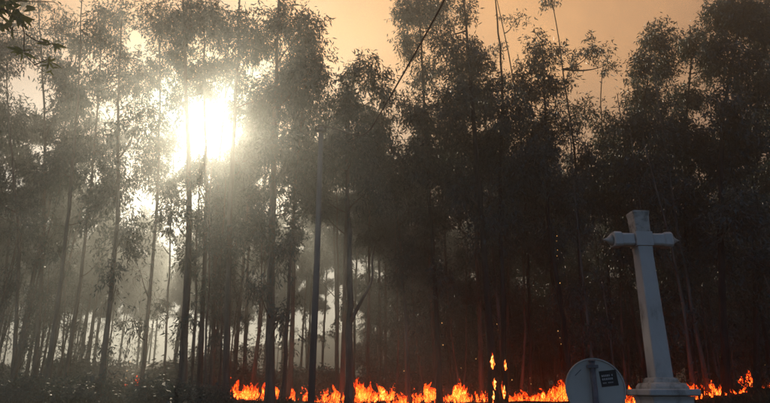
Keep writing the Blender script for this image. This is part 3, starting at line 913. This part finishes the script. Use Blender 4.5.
# ------------------------------------------------------------------ near tree whose leafy branch hangs into the top left corner
YN = 3.6
rng = np.random.default_rng(8)
base = np.array((-4.5, 3.3, 0.0))
root = empty('overhanging_tree', base)
tag(root, 'near tree with a twig of pointed olive leaves hanging into the upper left corner', 'tree')
tp = smooth_path([np.array((0, 0, -.15)), np.array((.06, .05, 1.8)), np.array((.2, .1, 3.6)), np.array((.1, 0, 5.6))], 18)
tr = trunk_mesh('trunk', tp, .26, rng, bark); tr.parent = root
lp = lambda px, py, Y=YN: at(px, py, Y)[0] - base
limb = smooth_path([tp[10], lp(-60, -10), lp(-20, 2), lp(8, 6), lp(20, 20)], 22)
limb_o = MB().tube(limb, np.linspace(.035, .006, 22), 6).build('limb', twig_mat, root, smooth=True)
tw = [
 [(20, 20), (25, 30), (24, 44), (22, 52), (28, 58), (36, 66), (43, 71)],
 [(24, 44), (24, 49), (23, 53)],
 [(26, 34), (36, 41), (48, 43), (53, 43)],
 [(34, 65), (42, 62), (49, 58), (48, 66)],
 [(-10, 2), (10, 0), (32, 2), (55, 1), (58, 4)],
 [(-10, 8), (2, 14), (6, 22)],
 [(8, 6), (16, 10), (24, 16)],
 [(8, 26), (14, 31), (20, 30)],
]
for q in tw:
    wpts = smooth_path([lp(x, y, YN + rng.normal(0, .02)) for x, y in q], 14)
    MB().tube(wpts, np.linspace(.0052, .0022, 14), 5).build('twig', twig_mat, root, smooth=True)
def near_leaf(seed):
    r_ = np.random.default_rng(seed)
    n = 7
    f = np.linspace(0, 1, n)
    w = .13 * np.sin(np.pi * f ** .85) ** .9
    bend = -.14 * f ** 2
    side = .06 * np.sin(2.4 * f) * r_.choice([-1, 1])
    c = np.stack([f, side, bend], 1)
    v = np.concatenate([c + np.stack([0 * f, w, .25 * w], 1), c, c + np.stack([0 * f, -w, .25 * w], 1)])
    fc = []
    for k in range(2):
        fc += [(k * n + i, k * n + i + 1, (k + 1) * n + i + 1, (k + 1) * n + i) for i in range(n - 1)]
    o = MB().add(v, fc).build('leaf', leaf_near, smooth=True)
    col.objects.unlink(o)
    return o.data
NL = [near_leaf(i) for i in range(5)]
def put_leaf(px, py, ang, length):
    o = link(bpy.data.objects.new('leaf', NL[rng.integers(5)]), root)
    s = at(px, py, YN)[1] * length
    o.location = tuple(lp(px, py, YN + rng.normal(0, .06)))
    d = Vector((math.cos(R(ang)), float(rng.normal(0, .3)), math.sin(R(ang)))).normalized()
    e = d.to_track_quat('X', 'Z').to_euler()
    o.rotation_euler = e
    o.rotation_euler.rotate_axis('X', float(R(80) + rng.normal(0, .55)))
    o.scale = (float(s),) * 3
groups = [
 (23, 51, [(185, 11), (160, 9), (205, 12), (235, 10), (260, 9), (20, 10), (-15, 11), (300, 9)]),
 (33, 46, [(10, 9), (-10, 8), (30, 7)]),
 (52, 43, [(5, 13), (25, 11), (-15, 12), (-45, 12), (175, 13), (150, 10), (95, 9), (60, 8), (-75, 9), (215, 9)]),
 (48, 62, [(200, 11), (170, 9), (-20, 12), (-60, 9), (-95, 10), (30, 9), (75, 8), (250, 8)]),
 (52, 69, [(-10, 8), (-60, 6), (190, 7)]),
 (57, 3, [(-80, 7), (-50, 6)]),
]
for x, y, ls in groups:
    for ang, ln in ls:
        put_leaf(x + rng.normal(0, 1.3), y + rng.normal(0, 1.3), ang + rng.normal(0, 8), ln * rng.uniform(.95, 1.25))
for q in range(70):
    x, y = rng.uniform(-6, 26), rng.uniform(-4, 26)
    if x > 18 and y < 6: continue
    put_leaf(x, y, rng.normal(-45, 55), rng.uniform(10, 18))

# ------------------------------------------------------------------ tell the look-alikes apart by what they stand behind
MARKS = [(15, 'the kinked leftmost trunk'), (45, 'the pale straight trunk'), (80, 'the slim slanting trunk'), (112, 'the shaggy shoot-wrapped tree'),
         (150, 'the narrow trunk in brightest haze'), (184, 'the thick trunk below the sun'), (214, 'the trunks before the sun'), (247, 'the bright orange blaze'),
         (272, 'the ivy-clad trunk'), (311, 'the utility pole'), (350, 'the trunk with the crooked branch'), (409, 'the thin left-leaning tree'),
         (442, 'the tree the cable crosses'), (498, 'the charred twin trunks'), (540, 'the bare-topped stem'), (595, 'the round sign'),
         (655, 'the white cross'), (706, 'the fire right of the cross'), (756, 'the rightmost trunk')]
ORD = 'nearest,second,third,fourth,fifth,sixth,seventh,eighth,ninth,tenth,eleventh,twelfth,thirteenth,fourteenth,fifteenth,sixteenth,seventeenth,eighteenth,nineteenth,twentieth'.split(',')
ORD += ['twenty-' + q for q in 'first second third fourth fifth sixth seventh eighth ninth'.split()] + ['thirtieth'] + ['thirty-' + q for q in 'first second third fourth fifth sixth seventh eighth ninth'.split()] + ['fortieth'] + ['forty-' + q for q in 'first second third fourth fifth sixth seventh eighth ninth'.split()]
bpy.context.view_layer.update()
kinds = {
 'dark gum trees deep in the wood': '{} of the dark leafy gum trees in line with {}',
 'slender gum trees in the bright haze': '{} of the slender smoke-veiled gum trees in line with {}',
 'gum saplings between the trunks': '{} of the thin leafy saplings in line with {}',
 'low shrubs at the foot of the trees': '{} of the low dark shrubs in line with {}',
 'thickets in the haze': '{} of the tall hazy thickets in line with {}',
}
rows = {}
for o in col.objects:
    if o.parent is None and o.get('group') in kinds:
        p = o.matrix_world.translation
        dpt = p.y * CP + (p.z + 2 - EYE) * SP
        px = 385 + FPX * p.x / dpt
        if px < -12:
            mark = 'the left picture edge'
        elif px > 782:
            mark = 'the right picture edge'
        else:
            mark = min(MARKS, key=lambda q: abs(q[0] - px))[1]
        rows.setdefault((o['group'], mark), []).append((p.y, o))
for (grp, mark), lst in rows.items():
    lst.sort(key=lambda q: q[0])
    for q, (_, o) in enumerate(lst):
        o['label'] = kinds[grp].format(ORD[min(q, len(ORD) - 1)], mark)

# ------------------------------------------------------------------ haze
HX, HY0, HY1, HZ0, HZ1 = 300.0, -180.0, 320.0, -1.2, 25.0
mb = MB().box((0, (HY0 + HY1) / 2, (HZ0 + HZ1) / 2), (2 * HX, HY1 - HY0, HZ1 - HZ0))
m, t = new_mat('smoke_haze')
def pv(dens, g, c):
    p = N(t, 'ShaderNodeVolumePrincipled')
    p.inputs['Density'].default_value = dens
    p.inputs['Density Attribute'].default_value = ''
    p.inputs['Anisotropy'].default_value = g
    p.inputs['Color'].default_value = (*c, 1)
    return p
p1 = pv(0.0054, 0.71, (0.44, 0.73, 1.0))
p2 = pv(0.0036, 0.895, (0.99, 0.66, 0.20))
ad = N(t, 'ShaderNodeAddShader')
t.links.new(p1.outputs[0], ad.inputs[0]); t.links.new(p2.outputs[0], ad.inputs[1])
o = N(t, 'ShaderNodeOutputMaterial')
t.links.new(ad.outputs[0], o.inputs['Volume'])
hz = mb.build('haze', m)
tag(hz, 'pale smoke hanging through the whole wood', None, kind='stuff')
